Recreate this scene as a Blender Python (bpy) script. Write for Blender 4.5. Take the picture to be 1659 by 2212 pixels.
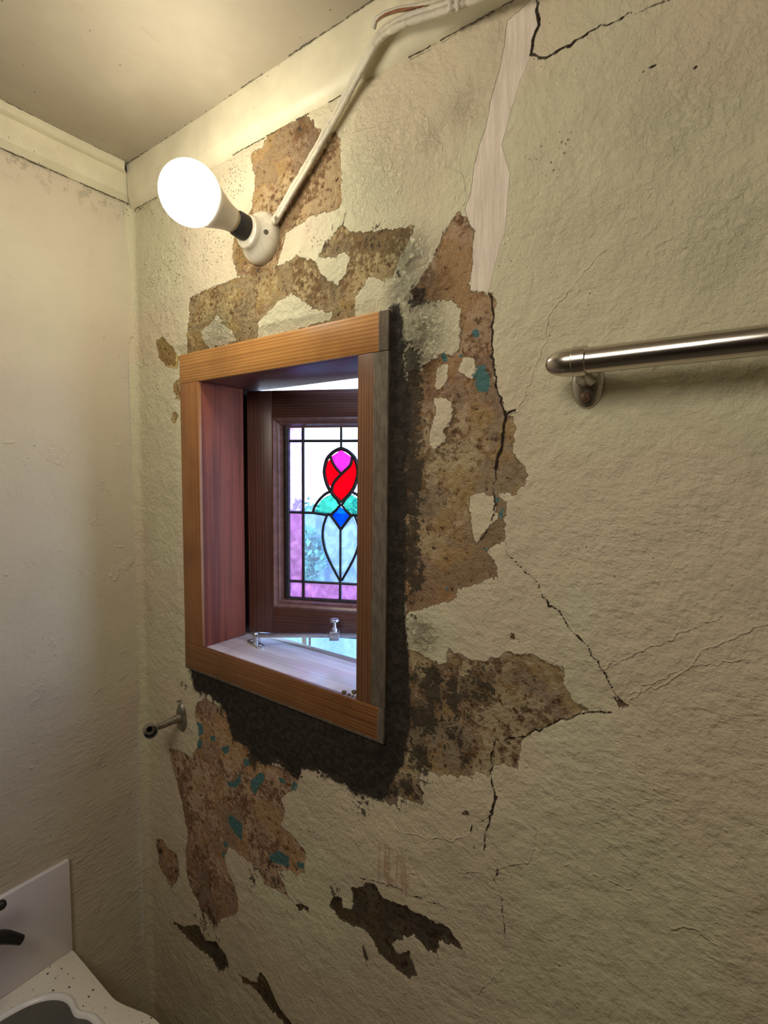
import bpy, bmesh, math, random
import numpy as np
from mathutils import Vector, Matrix

for o in list(bpy.data.objects): bpy.data.objects.remove(o)
SC = bpy.context.scene
COL = SC.collection
random.seed(7)

# ------------------------------------------------------------ camera, world, exposure
FPX = 1107.0; PCX, PCY = 829.5, 1106.0
YAW, PITCH, ROLL = math.radians(35.79), math.radians(4.30), math.radians(0.55)
CAM = np.array([0.0, -0.62, 1.75])
_f = np.array([-math.sin(YAW)*math.cos(PITCH), math.cos(YAW)*math.cos(PITCH), -math.sin(PITCH)])
_r = np.cross(_f, [0, 0, 1]); _r /= np.linalg.norm(_r); _u = np.cross(_r, _f)
AR = _r*math.cos(ROLL) + _u*math.sin(ROLL); AU = -_r*math.sin(ROLL) + _u*math.cos(ROLL); AF = _f
cd = bpy.data.cameras.new('camera'); cam = bpy.data.objects.new('camera', cd); COL.objects.link(cam)
cd.sensor_fit = 'HORIZONTAL'; cd.sensor_width = 36.0; cd.lens = FPX/1659*36.0; cd.clip_start = 0.02
M = Matrix(((AR[0], AU[0], -AF[0], CAM[0]), (AR[1], AU[1], -AF[1], CAM[1]), (AR[2], AU[2], -AF[2], CAM[2]), (0, 0, 0, 1)))
cam.matrix_world = M
SC.camera = cam
SC.view_settings.view_transform = 'Standard'; SC.view_settings.look = 'None'
SC.view_settings.exposure = 0.26; SC.view_settings.gamma = 1.0
SC.view_settings.use_curve_mapping = False
try: SC.cycles.max_bounces = 8; SC.cycles.diffuse_bounces = 4; SC.cycles.transparent_max_bounces = 12; SC.cycles.use_adaptive_sampling = True; SC.cycles.adaptive_threshold = 0.03
except Exception: pass

BULB_STRENGTH = 38.0
BULB_COLOR = (1.0, 0.93, 0.74)
SKY_STRENGTH = 5.6
w = bpy.data.worlds.new('sky'); SC.world = w; w.use_nodes = True
nt = w.node_tree; nt.nodes.clear()
out = nt.nodes.new('ShaderNodeOutputWorld'); bg = nt.nodes.new('ShaderNodeBackground')
tc = nt.nodes.new('ShaderNodeTexCoord'); sep = nt.nodes.new('ShaderNodeSeparateXYZ'); rp = nt.nodes.new('ShaderNodeValToRGB')
nt.links.new(tc.outputs['Generated'], sep.inputs[0]); nt.links.new(sep.outputs['Z'], rp.inputs[0])
rp.color_ramp.elements[0].position = 0.0; rp.color_ramp.elements[0].color = (0.72, 0.86, 1.0, 1)
rp.color_ramp.elements[1].position = 0.7; rp.color_ramp.elements[1].color = (0.22, 0.42, 1.0, 1)
nt.links.new(rp.outputs[0], bg.inputs[0]); bg.inputs[1].default_value = SKY_STRENGTH
nt.links.new(bg.outputs[0], out.inputs[0])

# soft fill lamp added behind the camera to brighten the wall, no fixture
ld = bpy.data.lights.new('fill_light', 'AREA'); ld.shape = 'DISK'; ld.size = 0.5; ld.energy = 4.9; ld.color = (1.0, 0.90, 0.76)
lo = bpy.data.objects.new('fill_light', ld); COL.objects.link(lo); lo.location = (-0.30, -0.98, 2.26)
lo.rotation_euler = (math.radians(58), 0, math.radians(6))

# ------------------------------------------------------------ survey helpers: a sighting line met with a known plane
def sight(x, y): return AF*FPX + AR*(x-PCX) - AU*(y-PCY)
def on_wall(x, y, Y=0.0):
    d = sight(x, y); return CAM + d*((Y-CAM[1])/d[1])
def on_left(x, y, X):
    d = sight(x, y); return CAM + d*((X-CAM[0])/d[0])

# ------------------------------------------------------------ dimensions
XL = -1.133; XR = 0.62; YB = -2.3; ZC = 2.396
OX0, OX1, OZ0, OZ1 = -0.901, -0.4965, 1.389, 1.9275      # clear opening
CX0, CX1, CZ0, CZ1 = -0.962, -0.440, 1.334, 1.986        # outside of casing
HING = np.array([-0.898, 0.115, 0.0]); SANG = math.radians(25)

# ------------------------------------------------------------ object helpers
def tag(o, label=None, cat=None, group=None, kind=None):
    if label: o['label'] = label
    if cat: o['category'] = cat
    if group: o['group'] = group
    if kind: o['kind'] = kind
    return o
def empty(name, loc=(0, 0, 0), rot=(0, 0, 0), parent=None):
    o = bpy.data.objects.new(name, None); COL.objects.link(o); o.location = loc; o.rotation_euler = rot
    o.empty_display_size = 0.05
    if parent: o.parent = parent
    return o
def link(name, me, mat, parent=None, smooth=False):
    o = bpy.data.objects.new(name, me); COL.objects.link(o)
    if mat: me.materials.append(mat)
    if smooth: me.polygons.foreach_set('use_smooth', [True]*len(me.polygons))
    if parent: o.parent = parent
    return o
def fromraw(name, V, F, mat, parent=None, smooth=False, weld=True):
    me = bpy.data.meshes.new(name); me.from_pydata([tuple(map(float, v)) for v in V], [], F); me.validate(); me.update()
    bm = bmesh.new(); bm.from_mesh(me)
    if weld: bmesh.ops.remove_doubles(bm, verts=bm.verts, dist=1e-6)
    bmesh.ops.recalc_face_normals(bm, faces=bm.faces); bm.to_mesh(me); bm.free()
    return link(name, me, mat, parent, smooth)
def autosm(o, ang=40):
    me = o.data; bm = bmesh.new(); bm.from_mesh(me)
    for f in bm.faces: f.smooth = True
    for e in bm.edges:
        if len(e.link_faces) == 2 and e.calc_face_angle(0) > math.radians(ang): e.smooth = False
    bm.to_mesh(me); bm.free(); return o
class MB:
    def __init__(s): s.bm = bmesh.new()
    def box(s, x0, x1, y0, y1, z0, z1, bev=0.0, mat=None, seg=2):
        b = bmesh.new(); bmesh.ops.create_cube(b, size=1)
        for v in b.verts: v.co = Vector(((x0+x1)/2+v.co.x*(x1-x0), (y0+y1)/2+v.co.y*(y1-y0), (z0+z1)/2+v.co.z*(z1-z0)))
        if bev: bmesh.ops.bevel(b, geom=b.edges[:], offset=bev, segments=seg, affect='EDGES', profile=0.5)
        return s._merge(b, mat)
    def _merge(s, b, mat=None):
        if mat is not None: bmesh.ops.transform(b, matrix=mat, verts=b.verts)
        me = bpy.data.meshes.new('t'); b.to_mesh(me); b.free(); s.bm.from_mesh(me); bpy.data.meshes.remove(me); return s
    def lathe(s, prof, origin=(0, 0, 0), axis=(0, 0, 1), n=40, sx=1.0, sy=1.0, up=None):
        a = Vector(axis).normalized(); t = Vector(up) if up else (Vector((0, 0, 1)) if abs(a.z) < .9 else Vector((1, 0, 0)))
        e1 = (t - a*t.dot(a)).normalized(); e2 = a.cross(e1); b = bmesh.new(); rings = []
        for r, h in prof:
            if r < 1e-7: rings.append([b.verts.new(Vector(origin)+a*h)])
            else: rings.append([b.verts.new(Vector(origin)+a*h+e1*(r*sx*math.cos(2*math.pi*i/n))+e2*(r*sy*math.sin(2*math.pi*i/n))) for i in range(n)])
        for A, B in zip(rings, rings[1:]):
            for i in range(n):
                j = (i+1) % n
                if len(A) == 1 and len(B) == 1: continue
                if len(A) == 1: b.faces.new((A[0], B[i], B[j]))
                elif len(B) == 1: b.faces.new((A[i], A[j], B[0]))
                else: b.faces.new((A[i], A[j], B[j], B[i]))
        return s._merge(b)
    def tube(s, pts, rad, n=12, flat=1.0, cap=True):
        pts = [Vector(p) for p in pts]; b = bmesh.new(); rings = []; prev = None
        for i, p in enumerate(pts):
            d = (pts[min(i+1, len(pts)-1)]-pts[max(i-1, 0)]).normalized()
            if prev is None: e1 = d.orthogonal().normalized()
            else: e1 = (prev-d*prev.dot(d)).normalized()
            prev = e1; e2 = d.cross(e1); r = rad[i] if hasattr(rad, '__len__') else rad
            rings.append([b.verts.new(p+e1*(r*math.cos(2*math.pi*k/n))+e2*(r*flat*math.sin(2*math.pi*k/n))) for k in range(n)])
        for A, B in zip(rings, rings[1:]):
            for k in range(n): b.faces.new((A[k], A[(k+1) % n], B[(k+1) % n], B[k]))
        if cap: b.faces.new(rings[0][::-1]); b.faces.new(rings[-1])
        return s._merge(b)
    def prism(s, poly, y0, y1, mat=None, bev=0.0):      # polygon in local x,z extruded in y
        b = bmesh.new(); A = [b.verts.new((x, y0, z)) for x, z in poly]; B = [b.verts.new((x, y1, z)) for x, z in poly]
        b.faces.new(A); b.faces.new(B[::-1]); n = len(poly)
        for i in range(n): b.faces.new((A[i], B[i], B[(i+1) % n], A[(i+1) % n]))
        bmesh.ops.recalc_face_normals(b, faces=b.faces)
        if bev: bmesh.ops.bevel(b, geom=b.edges[:], offset=bev, segments=2, affect='EDGES')
        return s._merge(b, mat)
    def build(s, name, mat, parent=None, sm=False, ang=40):
        bmesh.ops.recalc_face_normals(s.bm, faces=s.bm.faces)
        me = bpy.data.meshes.new(name); s.bm.to_mesh(me); s.bm.free(); o = link(name, me, mat, parent)
        if sm: autosm(o, ang)
        return o
def smooth_path(P, k=6):
    P = [np.array(p, float) for p in P]; P = [2*P[0]-P[1]]+P+[2*P[-1]-P[-2]]; o = []
    for i in range(1, len(P)-2):
        for t in np.linspace(0, 1, k, endpoint=False):
            a, b, c, d = P[i-1:i+3]
            o.append(.5*((2*b)+(-a+c)*t+(2*a-5*b+4*c-d)*t*t+(-a+3*b-3*c+d)*t**3))
    o.append(P[-2]); return [tuple(p) for p in o]

# ------------------------------------------------------------ node helpers
class NT:
    def __init__(s, name):
        s.m = bpy.data.materials.new(name); s.m.use_nodes = True; s.t = s.m.node_tree; s.t.nodes.clear()
        s.out = s.t.nodes.new('ShaderNodeOutputMaterial'); s._co = None
    def n(s, ty, **kw):
        x = s.t.nodes.new(ty)
        for k, v in kw.items(): setattr(x, k, v)
        return x
    def set(s, sock, v):
        if isinstance(v, bpy.types.NodeSocket): s.t.links.new(v, sock)
        elif isinstance(v, (tuple, list)) and len(v) == 3 and sock.type == 'RGBA': sock.default_value = (*v, 1)
        else: sock.default_value = v
    def co(s, scale=(1, 1, 1), rot=(0, 0, 0), kind='Object'):
        c = s.n('ShaderNodeTexCoord'); m = s.n('ShaderNodeMapping'); s.t.links.new(c.outputs[kind], m.inputs[0])
        m.inputs['Scale'].default_value = scale; m.inputs['Rotation'].default_value = rot; return m.outputs[0]
    def noise(s, co, scale, detail=4, rough=.55, dist=0.0):
        x = s.n('ShaderNodeTexNoise'); s.set(x.inputs['Vector'], co); x.inputs['Scale'].default_value = scale
        x.inputs['Detail'].default_value = detail; x.inputs['Roughness'].default_value = rough; x.inputs['Distortion'].default_value = dist
        return x.outputs[0]
    def vor(s, co, scale, feature='F1', rand=1.0):
        x = s.n('ShaderNodeTexVoronoi', feature=feature); s.set(x.inputs['Vector'], co); x.inputs['Scale'].default_value = scale
        x.inputs['Randomness'].default_value = rand; return x.outputs[0]
    def math(s, op, a, b=0.0, c=0.0, clamp=False):
        x = s.n('ShaderNodeMath', operation=op, use_clamp=clamp); s.set(x.inputs[0], a); s.set(x.inputs[1], b); s.set(x.inputs[2], c); return x.outputs[0]
    def add(s, a, b): return s.math('ADD', a, b)
    def mul(s, a, b): return s.math('MULTIPLY', a, b)
    def sst(s, v, a, b, lo=0.0, hi=1.0):       # smoothstep
        x = s.n('ShaderNodeMapRange', interpolation_type='SMOOTHSTEP'); s.set(x.inputs[0], v)
        x.inputs[1].default_value = a; x.inputs[2].default_value = b; x.inputs[3].default_value = lo; x.inputs[4].default_value = hi; return x.outputs[0]
    def mix(s, f, a, b, bt='MIX'):
        x = s.n('ShaderNodeMix', data_type='RGBA', blend_type=bt); s.set(x.inputs[0], f); s.set(x.inputs[6], a); s.set(x.inputs[7], b); return x.outputs[2]
    def attr(s, name, col=False):
        x = s.n('ShaderNodeAttribute', attribute_name=name); return x.outputs['Color' if col else 'Fac']
    def bump(s, h, strength=1.0, dist=1.0, normal=None):
        x = s.n('ShaderNodeBump'); s.set(x.inputs['Height'], h); x.inputs['Strength'].default_value = strength; x.inputs['Distance'].default_value = dist
        if normal is not None: s.set(x.inputs['Normal'], normal)
        return x.outputs[0]
    def bsdf(s, color, rough=.6, metal=0.0, normal=None, spec=None, coat=0.0):
        p = s.n('ShaderNodeBsdfPrincipled'); s.set(p.inputs['Base Color'], color); s.set(p.inputs['Roughness'], rough); s.set(p.inputs['Metallic'], metal)
        if normal is not None: s.set(p.inputs['Normal'], normal)
        if spec is not None: s.set(p.inputs['Specular IOR Level'], spec)
        if coat: p.inputs['Coat Weight'].default_value = coat
        return p.outputs[0]
    def done(s, sh): s.t.links.new(sh, s.out.inputs[0]); return s.m

def simple(name, color, rough=.5, metal=0.0, var=0.12, scale=40, bump=0.0, spec=None, coat=0.0):
    t = NT(name); c = t.co(); n = t.noise(c, scale, 5, .6)
    col = t.mix(t.sst(n, .3, .7), tuple(x*(1-var) for x in color), tuple(min(1, x*(1+var)) for x in color))
    nm = t.bump(t.mul(t.noise(c, scale*3, 4), bump)) if bump else None
    return t.done(t.bsdf(col, rough, metal, nm, spec, coat))

# ------------------------------------------------------------ traced outlines on the window wall (sighted on the wall plane)
SUB = [  # (ground colour, outline) where the paint has come off
 ((.37,.25,.14), [(665,248),(690,282),(725,285),(738,320),(740,380),(738,450),(720,455),(695,462),(670,472),(645,490),(620,502),(617,515),(607,550),(602,570),(575,592),(514,598),(506,570),(499,540),(505,515),(530,470),(543,450),(546,420),(552,380),(541,362),(543,330),(566,318),(575,300),(595,285),(615,272),(640,260)]),
 ((.37,.27,.14), [(409,645),(435,630),(460,620),(490,610),(514,602),(550,590),(580,578),(610,570),(645,557),(675,562),(693,575),(690,590),(703,600),(712,608),(730,615),(750,590),(757,560),(745,548),(705,562),(693,553),(710,518),(728,498),(740,483),(752,500),(790,500),(830,498),(870,492),(897,487),(885,520),(862,560),(848,600),(830,606),(805,598),(790,610),(772,640),(765,672),(768,700),(850,700),(850,760),(390,790),(405,750),(408,700)]),
 ((.50,.36,.15), [(340,735),(352,727),(375,750),(387,775),(380,800),(360,790),(345,775)]),
 ((.45,.33,.16), [(376,830),(388,818),(392,860),(380,862)]),
 ((.45,.33,.16), [(370,905),(380,888),(386,900),(377,917)]),
 ((.35,.225,.14), [(992,460),(1007,475),(1022,500),(1025,525),(1017,600),(1016,628),(1057,634),(1072,650),(1068,680),(1065,720),(1065,775),(1070,820),(1082,860),(1092,895),(1110,900),(1115,925),(1110,950),(1115,990),(1130,1000),(1140,1025),(1132,1045),(1110,1067),(1080,1067),(1095,1085),(1090,1110),(1092,1150),(1092,1170),(1055,1190),(1075,1220),(1077,1245),(1045,1255),(990,1275),(985,1290),(965,1303),(930,1310),(900,1320),(875,1330),(865,1180),(870,1000),(870,880),(880,800),(905,800),(932,775),(950,765),(975,765),(990,750),(997,700),(992,670),(978,650),(930,650),(895,650),(885,635),(905,607),(930,565),(947,530),(957,500)]),
 ((.36,.27,.17), [(965,1395),(980,1412),(1015,1425),(1050,1428),(1075,1422),(1090,1405),(1115,1415),(1150,1412),(1175,1428),(1220,1445),(1215,1475),(1235,1510),(1269,1535),(1230,1555),(1180,1570),(1130,1595),(1122,1625),(1120,1665),(1095,1650),(1070,1650),(1055,1675),(1030,1668),(1015,1678),(975,1675),(940,1675),(912,1660),(905,1680),(917,1745),(890,1730),(860,1725),(855,1745),(830,1735),(830,1600),(870,1500),(868,1420),(880,1402),(905,1410),(935,1430),(950,1438),(962,1430)]),
 ((.42,.27,.18), [(364,1619),(383,1622),(400,1629),(412,1638),(425,1615),(431,1588),(423,1560),(418,1540),(424,1519),(440,1508),(500,1540),(560,1640),(650,1670),(648,1691),(624,1715),(605,1725),(616,1750),(607,1784),(631,1808),(659,1846),(655,1884),(641,1891),(617,1880),(600,1885),(612,1910),(624,1939),(612,1932),(590,1922),(573,1905),(555,1870),(521,1846),(497,1832),(487,1849),(490,1870),(500,1894),(511,1915),(518,1967),(500,1977),(473,1991),(468,2008),(459,1991),(435,1967),(418,1932),(404,1898),(399,1856),(406,1801),(394,1743),(380,1691),(366,1646)]),
 ((.40,.26,.17), [(337,1812),(349,1812),(363,1836),(380,1846),(388,1891),(380,1905),(370,1922),(356,1894),(342,1863)]),
 ((.13,.10,.06), [(373,1991),(397,2001),(428,1998),(445,2032),(466,2035),(487,2063),(493,2090),(473,2101),(452,2070),(418,2042)]),
 ((.13,.09,.045), [(514,2108),(542,2121),(556,2120),(562,2097),(573,2108),(590,2142),(607,2177),(640,2220),(630,2230),(610,2204),(583,2180),(562,2152),(545,2132),(521,2125)]),
 ((.10,.075,.05), [(710,1956),(721,1935),(740,1940),(741,1963),(762,1960),(765,1930),(759,1918),(779,1915),(793,1903),(810,1908),(830,1937),(855,1945),(895,1965),(930,1985),(965,2000),(985,2025),(1002,2050),(990,2047),(950,2030),(945,2057),(920,2045),(895,2020),(870,2025),(845,2035),(860,2055),(885,2055),(895,2080),(903,2103),(880,2113),(855,2085),(832,2070),(814,2045),(797,2011),(762,1998),(738,1987)]),
 ((.10,.075,.05), [(786,2042),(792,2055),(800,2070),(793,2084),(786,2065)]),
 ((.11,.08,.05), [(640,1956),(648,1950),(667,1960),(666,1970),(655,1963),(645,1966)]),
 ((.20,.13,.08), [(1101,1378),(1108,1370),(1118,1383),(1131,1384),(1120,1390),(1106,1385)]),
 ((.16,.11,.07), [(997,1757),(1008,1752),(1018,1758),(1008,1766)]),
 ((.20,.14,.09), [(1328,1513),(1340,1510),(1356,1524),(1348,1533),(1335,1528)]),
]
ISL = [  # islands of surviving paint inside those areas
 [(553,728),(560,700),(580,675),(605,650),(630,635),(650,645),(680,670),(718,672),(715,685),(675,700),(625,715),(590,726),(560,740)],
 [(440,735),(435,715),(455,700),(470,680),(480,700),(500,715),(510,735),(480,745),(450,752)],
 [(765,672),(770,640),(798,600),(830,606),(850,625),(848,660),(830,675),(790,685)],
 [(965,790),(966,815),(950,842),(937,835),(942,790)],
 [(937,860),(975,865),(976,900),(955,930),(957,950),(935,972),(925,950),(930,915),(942,895)],
 [(1015,1070),(1045,1065),(1065,1080),(1075,1120),(1050,1150),(1030,1170),(1022,1150),(1012,1100)],
 [(1000,770),(1022,775),(1028,800),(1020,822),(1005,812),(990,800)],
 [(930,680),(960,655),(980,650),(992,670),(997,700),(990,750),(975,765),(950,765),(932,745)],
]
CEM = [[(846,660),(855,655),(872,690),(872,780),(885,860),(884,940),(876,1000),(876,1100),(872,1250),(878,1400),(884,1500),(885,1560),(870,1650),(840,1700),(829,1728),(817,1732),(796,1722),(762,1712),(741,1691),(714,1680),(686,1663),(659,1657),(645,1684),(624,1668),(600,1643),(573,1655),(548,1645),(528,1612),(500,1600),(494,1570),(485,1545),(473,1526),(459,1508),(431,1500),(418,1488),(411,1460),(405,1430),(500,1440),(820,1560),(820,700)]]
TEAL = [[(1018,715),(1030,712),(1036,722),(1030,731),(1019,727)],[(952,765),(960,762),(962,778),(955,783)],[(992,765),(1001,764),(1002,771),(993,773)],[(1030,790),(1045,787),(1050,800),(1060,810),(1057,835),(1050,849),(1038,846),(1028,848),(1026,820),(1018,813)],[(1068,1075),(1080,1078),(1072,1088)],[(1082,1100),(1090,1095),(1084,1117),(1074,1118)],[(1040,1185),(1056,1182),(1055,1188),(1042,1190)],[(960,1270),(972,1272),(964,1278)],
 [(424,1562),(434,1566),(436,1588),(428,1592)],[(426,1598),(434,1600),(433,1618),(424,1620)],[(452,1592),(462,1590),(462,1601),(454,1602)],[(475,1615),(493,1612),(490,1629),(480,1629)],[(523,1640),(538,1640),(538,1655),(526,1657)],[(483,1676),(490,1688),(504,1690),(512,1680),(517,1668),(518,1691),(506,1703),(492,1700)],[(560,1669),(573,1672),(569,1688),(556,1705),(552,1719),(542,1705),(540,1688)],[(602,1680),(612,1682),(618,1692),(606,1693)],[(635,1688),(647,1694),(638,1708),(628,1706)],[(493,1760),(504,1763),(523,1781),(521,1818),(504,1796),(493,1777)],[(483,1818),(490,1818),(494,1829),(486,1830)],[(580,1851),(597,1839),(621,1853),(621,1873),(604,1870),(582,1862)],[(638,1865),(655,1868),(652,1880),(640,1878)],[(482,1836),(487,1840),(486,1853),(481,1850)]]
FILL = [[(1150,-6),(1125,20),(1095,45),(1090,90),(1080,150),(1060,225),(1050,280),(1035,320),(1025,360),(1017,425),(1005,452),(1017,490),(1022,550),(1016,628),(1057,634),(1065,590),(1080,530),(1090,505),(1095,450),(1102,375),(1085,315),(1105,240),(1125,175),(1145,125),(1150,90),(1162,55),(1155,25),(1160,-6)]]
CRACK = [(1.3,[(1158,-8),(1156,28),(1162,55),(1150,90),(1146,118)]),(1.05,[(1146,118),(1165,122),(1180,120),(1200,112),(1230,97),(1270,72)]),(.55,[(1270,72),(1290,62),(1330,45),(1400,20),(1450,-3)]),
 (1.0,[(1057,634),(1068,680),(1063,720),(1064,780),(1075,840),(1090,890)]),(1.5,[(1090,890),(1092,905),(1086,940),(1078,985),(1070,1010)]),(.6,[(1070,1010),(1065,1050),(1072,1090),(1065,1130),(1040,1165)]),(1.2,[(1092,898),(1112,884)]),
 (.45,[(1092,1150),(1095,1190),(1120,1220),(1155,1250),(1175,1290)]),(.7,[(1175,1290),(1205,1325),(1240,1365),(1268,1395),(1290,1430),(1305,1455),(1330,1500),(1345,1520)]),
 (.6,[(1320,1540),(1270,1540),(1200,1560),(1130,1595),(1070,1602),(1060,1650)]),(.7,[(1060,1650),(1062,1690),(1072,1722),(1060,1770),(1050,1800),(1045,1835)]),(.5,[(1075,1875),(1068,1900),(1085,1930),(1085,1970),(1090,2030)]),
 (.4,[(1055,1765),(1030,1772),(1017,1800),(1028,1835)]),(.6,[(1388,158),(1417,143)]),(.5,[(1490,156),(1500,148)]),(.8,[(1075,1720),(1062,1752)]),(.5,[(780,1893),(860,1916),(910,1940),(960,1958)]),(.4,[(640,1790),(690,1803)]),(.5,[(750,455),(740,490),(755,500)])]
RIDGE = [(1.0,[(1310,540),(1280,565),(1255,600),(1225,635),(1205,655),(1185,685),(1178,740),(1165,770),(1150,810),(1135,850),(1115,885),(1095,900)]),
 (1.0,[(1355,1518),(1380,1495),(1430,1485),(1470,1455),(1530,1400),(1600,1370),(1664,1345)]),(.8,[(860,1795),(920,1812),(950,1808),(975,1815),(1015,1800)]),(.8,[(1075,1877),(1140,1858),(1150,1830),(1158,1800)]),(.8,[(990,1885),(1030,1880),(1070,1898)]),
 (1.2,[(760,290),(800,280),(830,270),(870,260),(905,235),(925,260),(930,300),(955,315),(960,360),(995,375),(1005,400),(1003,450)]),(.8,[(1220,1870),(1245,1870),(1300,1900),(1360,1925)]),(1.2,[(1450,2012),(1480,2005),(1520,2025),(1565,2050)]),(.7,[(1030,2150),(1060,2120),(1085,2090)]),(.7,[(1278,1452),(1310,1440),(1400,1400),(1560,1330)]),(.7,[(1360,1500),(1480,1440),(1640,1420)])]
def blobs(L, X, Z):
    a = np.zeros_like(X)
    for px, py, r, s in L:
        p = on_wall(px, py); q = on_wall(px+r, py); R = abs(q[0]-p[0])+1e-4
        d2 = ((X-p[0])**2+(Z-p[2])**2)/(R*R); a = np.maximum(a, s*np.exp(-d2*1.2))
    return a
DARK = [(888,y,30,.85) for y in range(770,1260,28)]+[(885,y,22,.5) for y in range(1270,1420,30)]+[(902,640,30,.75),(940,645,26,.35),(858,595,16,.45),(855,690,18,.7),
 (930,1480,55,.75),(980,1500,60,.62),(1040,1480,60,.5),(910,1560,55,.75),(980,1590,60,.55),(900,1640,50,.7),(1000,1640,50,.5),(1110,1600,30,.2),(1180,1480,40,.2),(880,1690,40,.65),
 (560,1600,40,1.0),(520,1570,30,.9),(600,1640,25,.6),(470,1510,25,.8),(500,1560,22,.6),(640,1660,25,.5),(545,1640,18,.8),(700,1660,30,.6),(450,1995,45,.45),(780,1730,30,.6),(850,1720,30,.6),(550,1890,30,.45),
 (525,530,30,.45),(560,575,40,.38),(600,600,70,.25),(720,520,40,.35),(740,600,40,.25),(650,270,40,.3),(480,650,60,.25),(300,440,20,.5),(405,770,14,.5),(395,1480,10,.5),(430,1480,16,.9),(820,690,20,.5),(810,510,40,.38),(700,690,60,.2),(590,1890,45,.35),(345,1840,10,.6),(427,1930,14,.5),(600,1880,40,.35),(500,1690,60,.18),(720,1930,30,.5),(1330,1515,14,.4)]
SPEC = [(500,390,35,.9),(480,430,40,.7),(380,560,60,.6),(330,600,40,.6),(340,480,30,.5),(450,540,60,.55),(360,680,50,.55),(1200,320,90,.45),(1180,380,70,.4),(680,500,40,.5),(800,380,70,.2),(310,760,40,.4),(1260,1640,90,.3),(600,2000,150,.3),(960,430,60,.2),(480,720,60,.3)]
ROUGH = [(880,560,45,1.0),(905,640,55,1.0),(905,720,50,1.2),(910,780,38,1.0),(870,540,35,.9),(865,620,30,.8),(820,360,110,.22),(925,300,40,.25),(1000,240,40,.25),(1550,500,200,.12),(1450,250,200,.12),(1250,500,200,.08),(470,710,35,.8),(910,1370,30,.8)]
STRK = [(1350,1200,260,.6),(1500,1100,200,.6),(1250,1400,200,.4),(1400,1800,300,.9),(1500,2050,250,1.0),(1150,2000,200,.6),(1200,1700,150,.7),(900,1850,200,.4),(1600,1550,200,.7),(1050,2120,200,.5)]
def sdf_poly(P, X, Z, margin=.04):
    out = np.full(X.shape, -margin); x0, z0 = P.min(0)-margin; x1, z1 = P.max(0)+margin
    m = (X > x0) & (X < x1) & (Z > z0) & (Z < z1); x = X[m]; z = Z[m]
    if x.size == 0: return out
    d = np.full(x.shape, 1e9); ins = np.zeros(x.shape, bool)
    for i in range(len(P)):
        a = P[i]; b = P[(i+1) % len(P)]; e = b-a
        t = np.clip(((x-a[0])*e[0]+(z-a[1])*e[1])/(e@e+1e-12), 0, 1)
        d = np.minimum(d, (x-a[0]-t*e[0])**2+(z-a[1]-t*e[1])**2)
        c = (a[1] > z) != (b[1] > z)
        if abs(e[1]) > 1e-12: ins ^= c & (x < e[0]*(z-a[1])/e[1]+a[0])
    d = np.sqrt(d); out[m] = np.maximum(np.where(ins, d, -d), -margin); return out
def dist_line(P, X, Z, margin=.02):
    out = np.full(X.shape, margin); x0, z0 = P.min(0)-margin; x1, z1 = P.max(0)+margin
    m = (X > x0) & (X < x1) & (Z > z0) & (Z < z1); x = X[m]; z = Z[m]; d = np.full(x.shape, 1e9)
    if x.size == 0: return out
    for a, b in zip(P, P[1:]):
        e = b-a; t = np.clip(((x-a[0])*e[0]+(z-a[1])*e[1])/(e@e+1e-12), 0, 1)
        d = np.minimum(d, (x-a[0]-t*e[0])**2+(z-a[1]-t*e[1])**2)
    out[m] = np.minimum(np.sqrt(d), margin); return out
def W2(L): return np.array([on_wall(x, y)[[0, 2]] for x, y in L])
def lattice(X, Z, cell, seed):
    rs = np.random.RandomState(seed); u = (X+5)/cell; v = (Z+5)/cell; i = np.floor(u).astype(int); j = np.floor(v).astype(int)
    T = rs.rand(257, 257); fu = u-i; fv = v-j; fu = fu*fu*(3-2*fu); fv = fv*fv*(3-2*fv); i %= 256; j %= 256
    return (T[i, j]*(1-fu)+T[i+1, j]*fu)*(1-fv)+(T[i, j+1]*(1-fu)+T[i+1, j+1]*fu)*fv-.5

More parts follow.
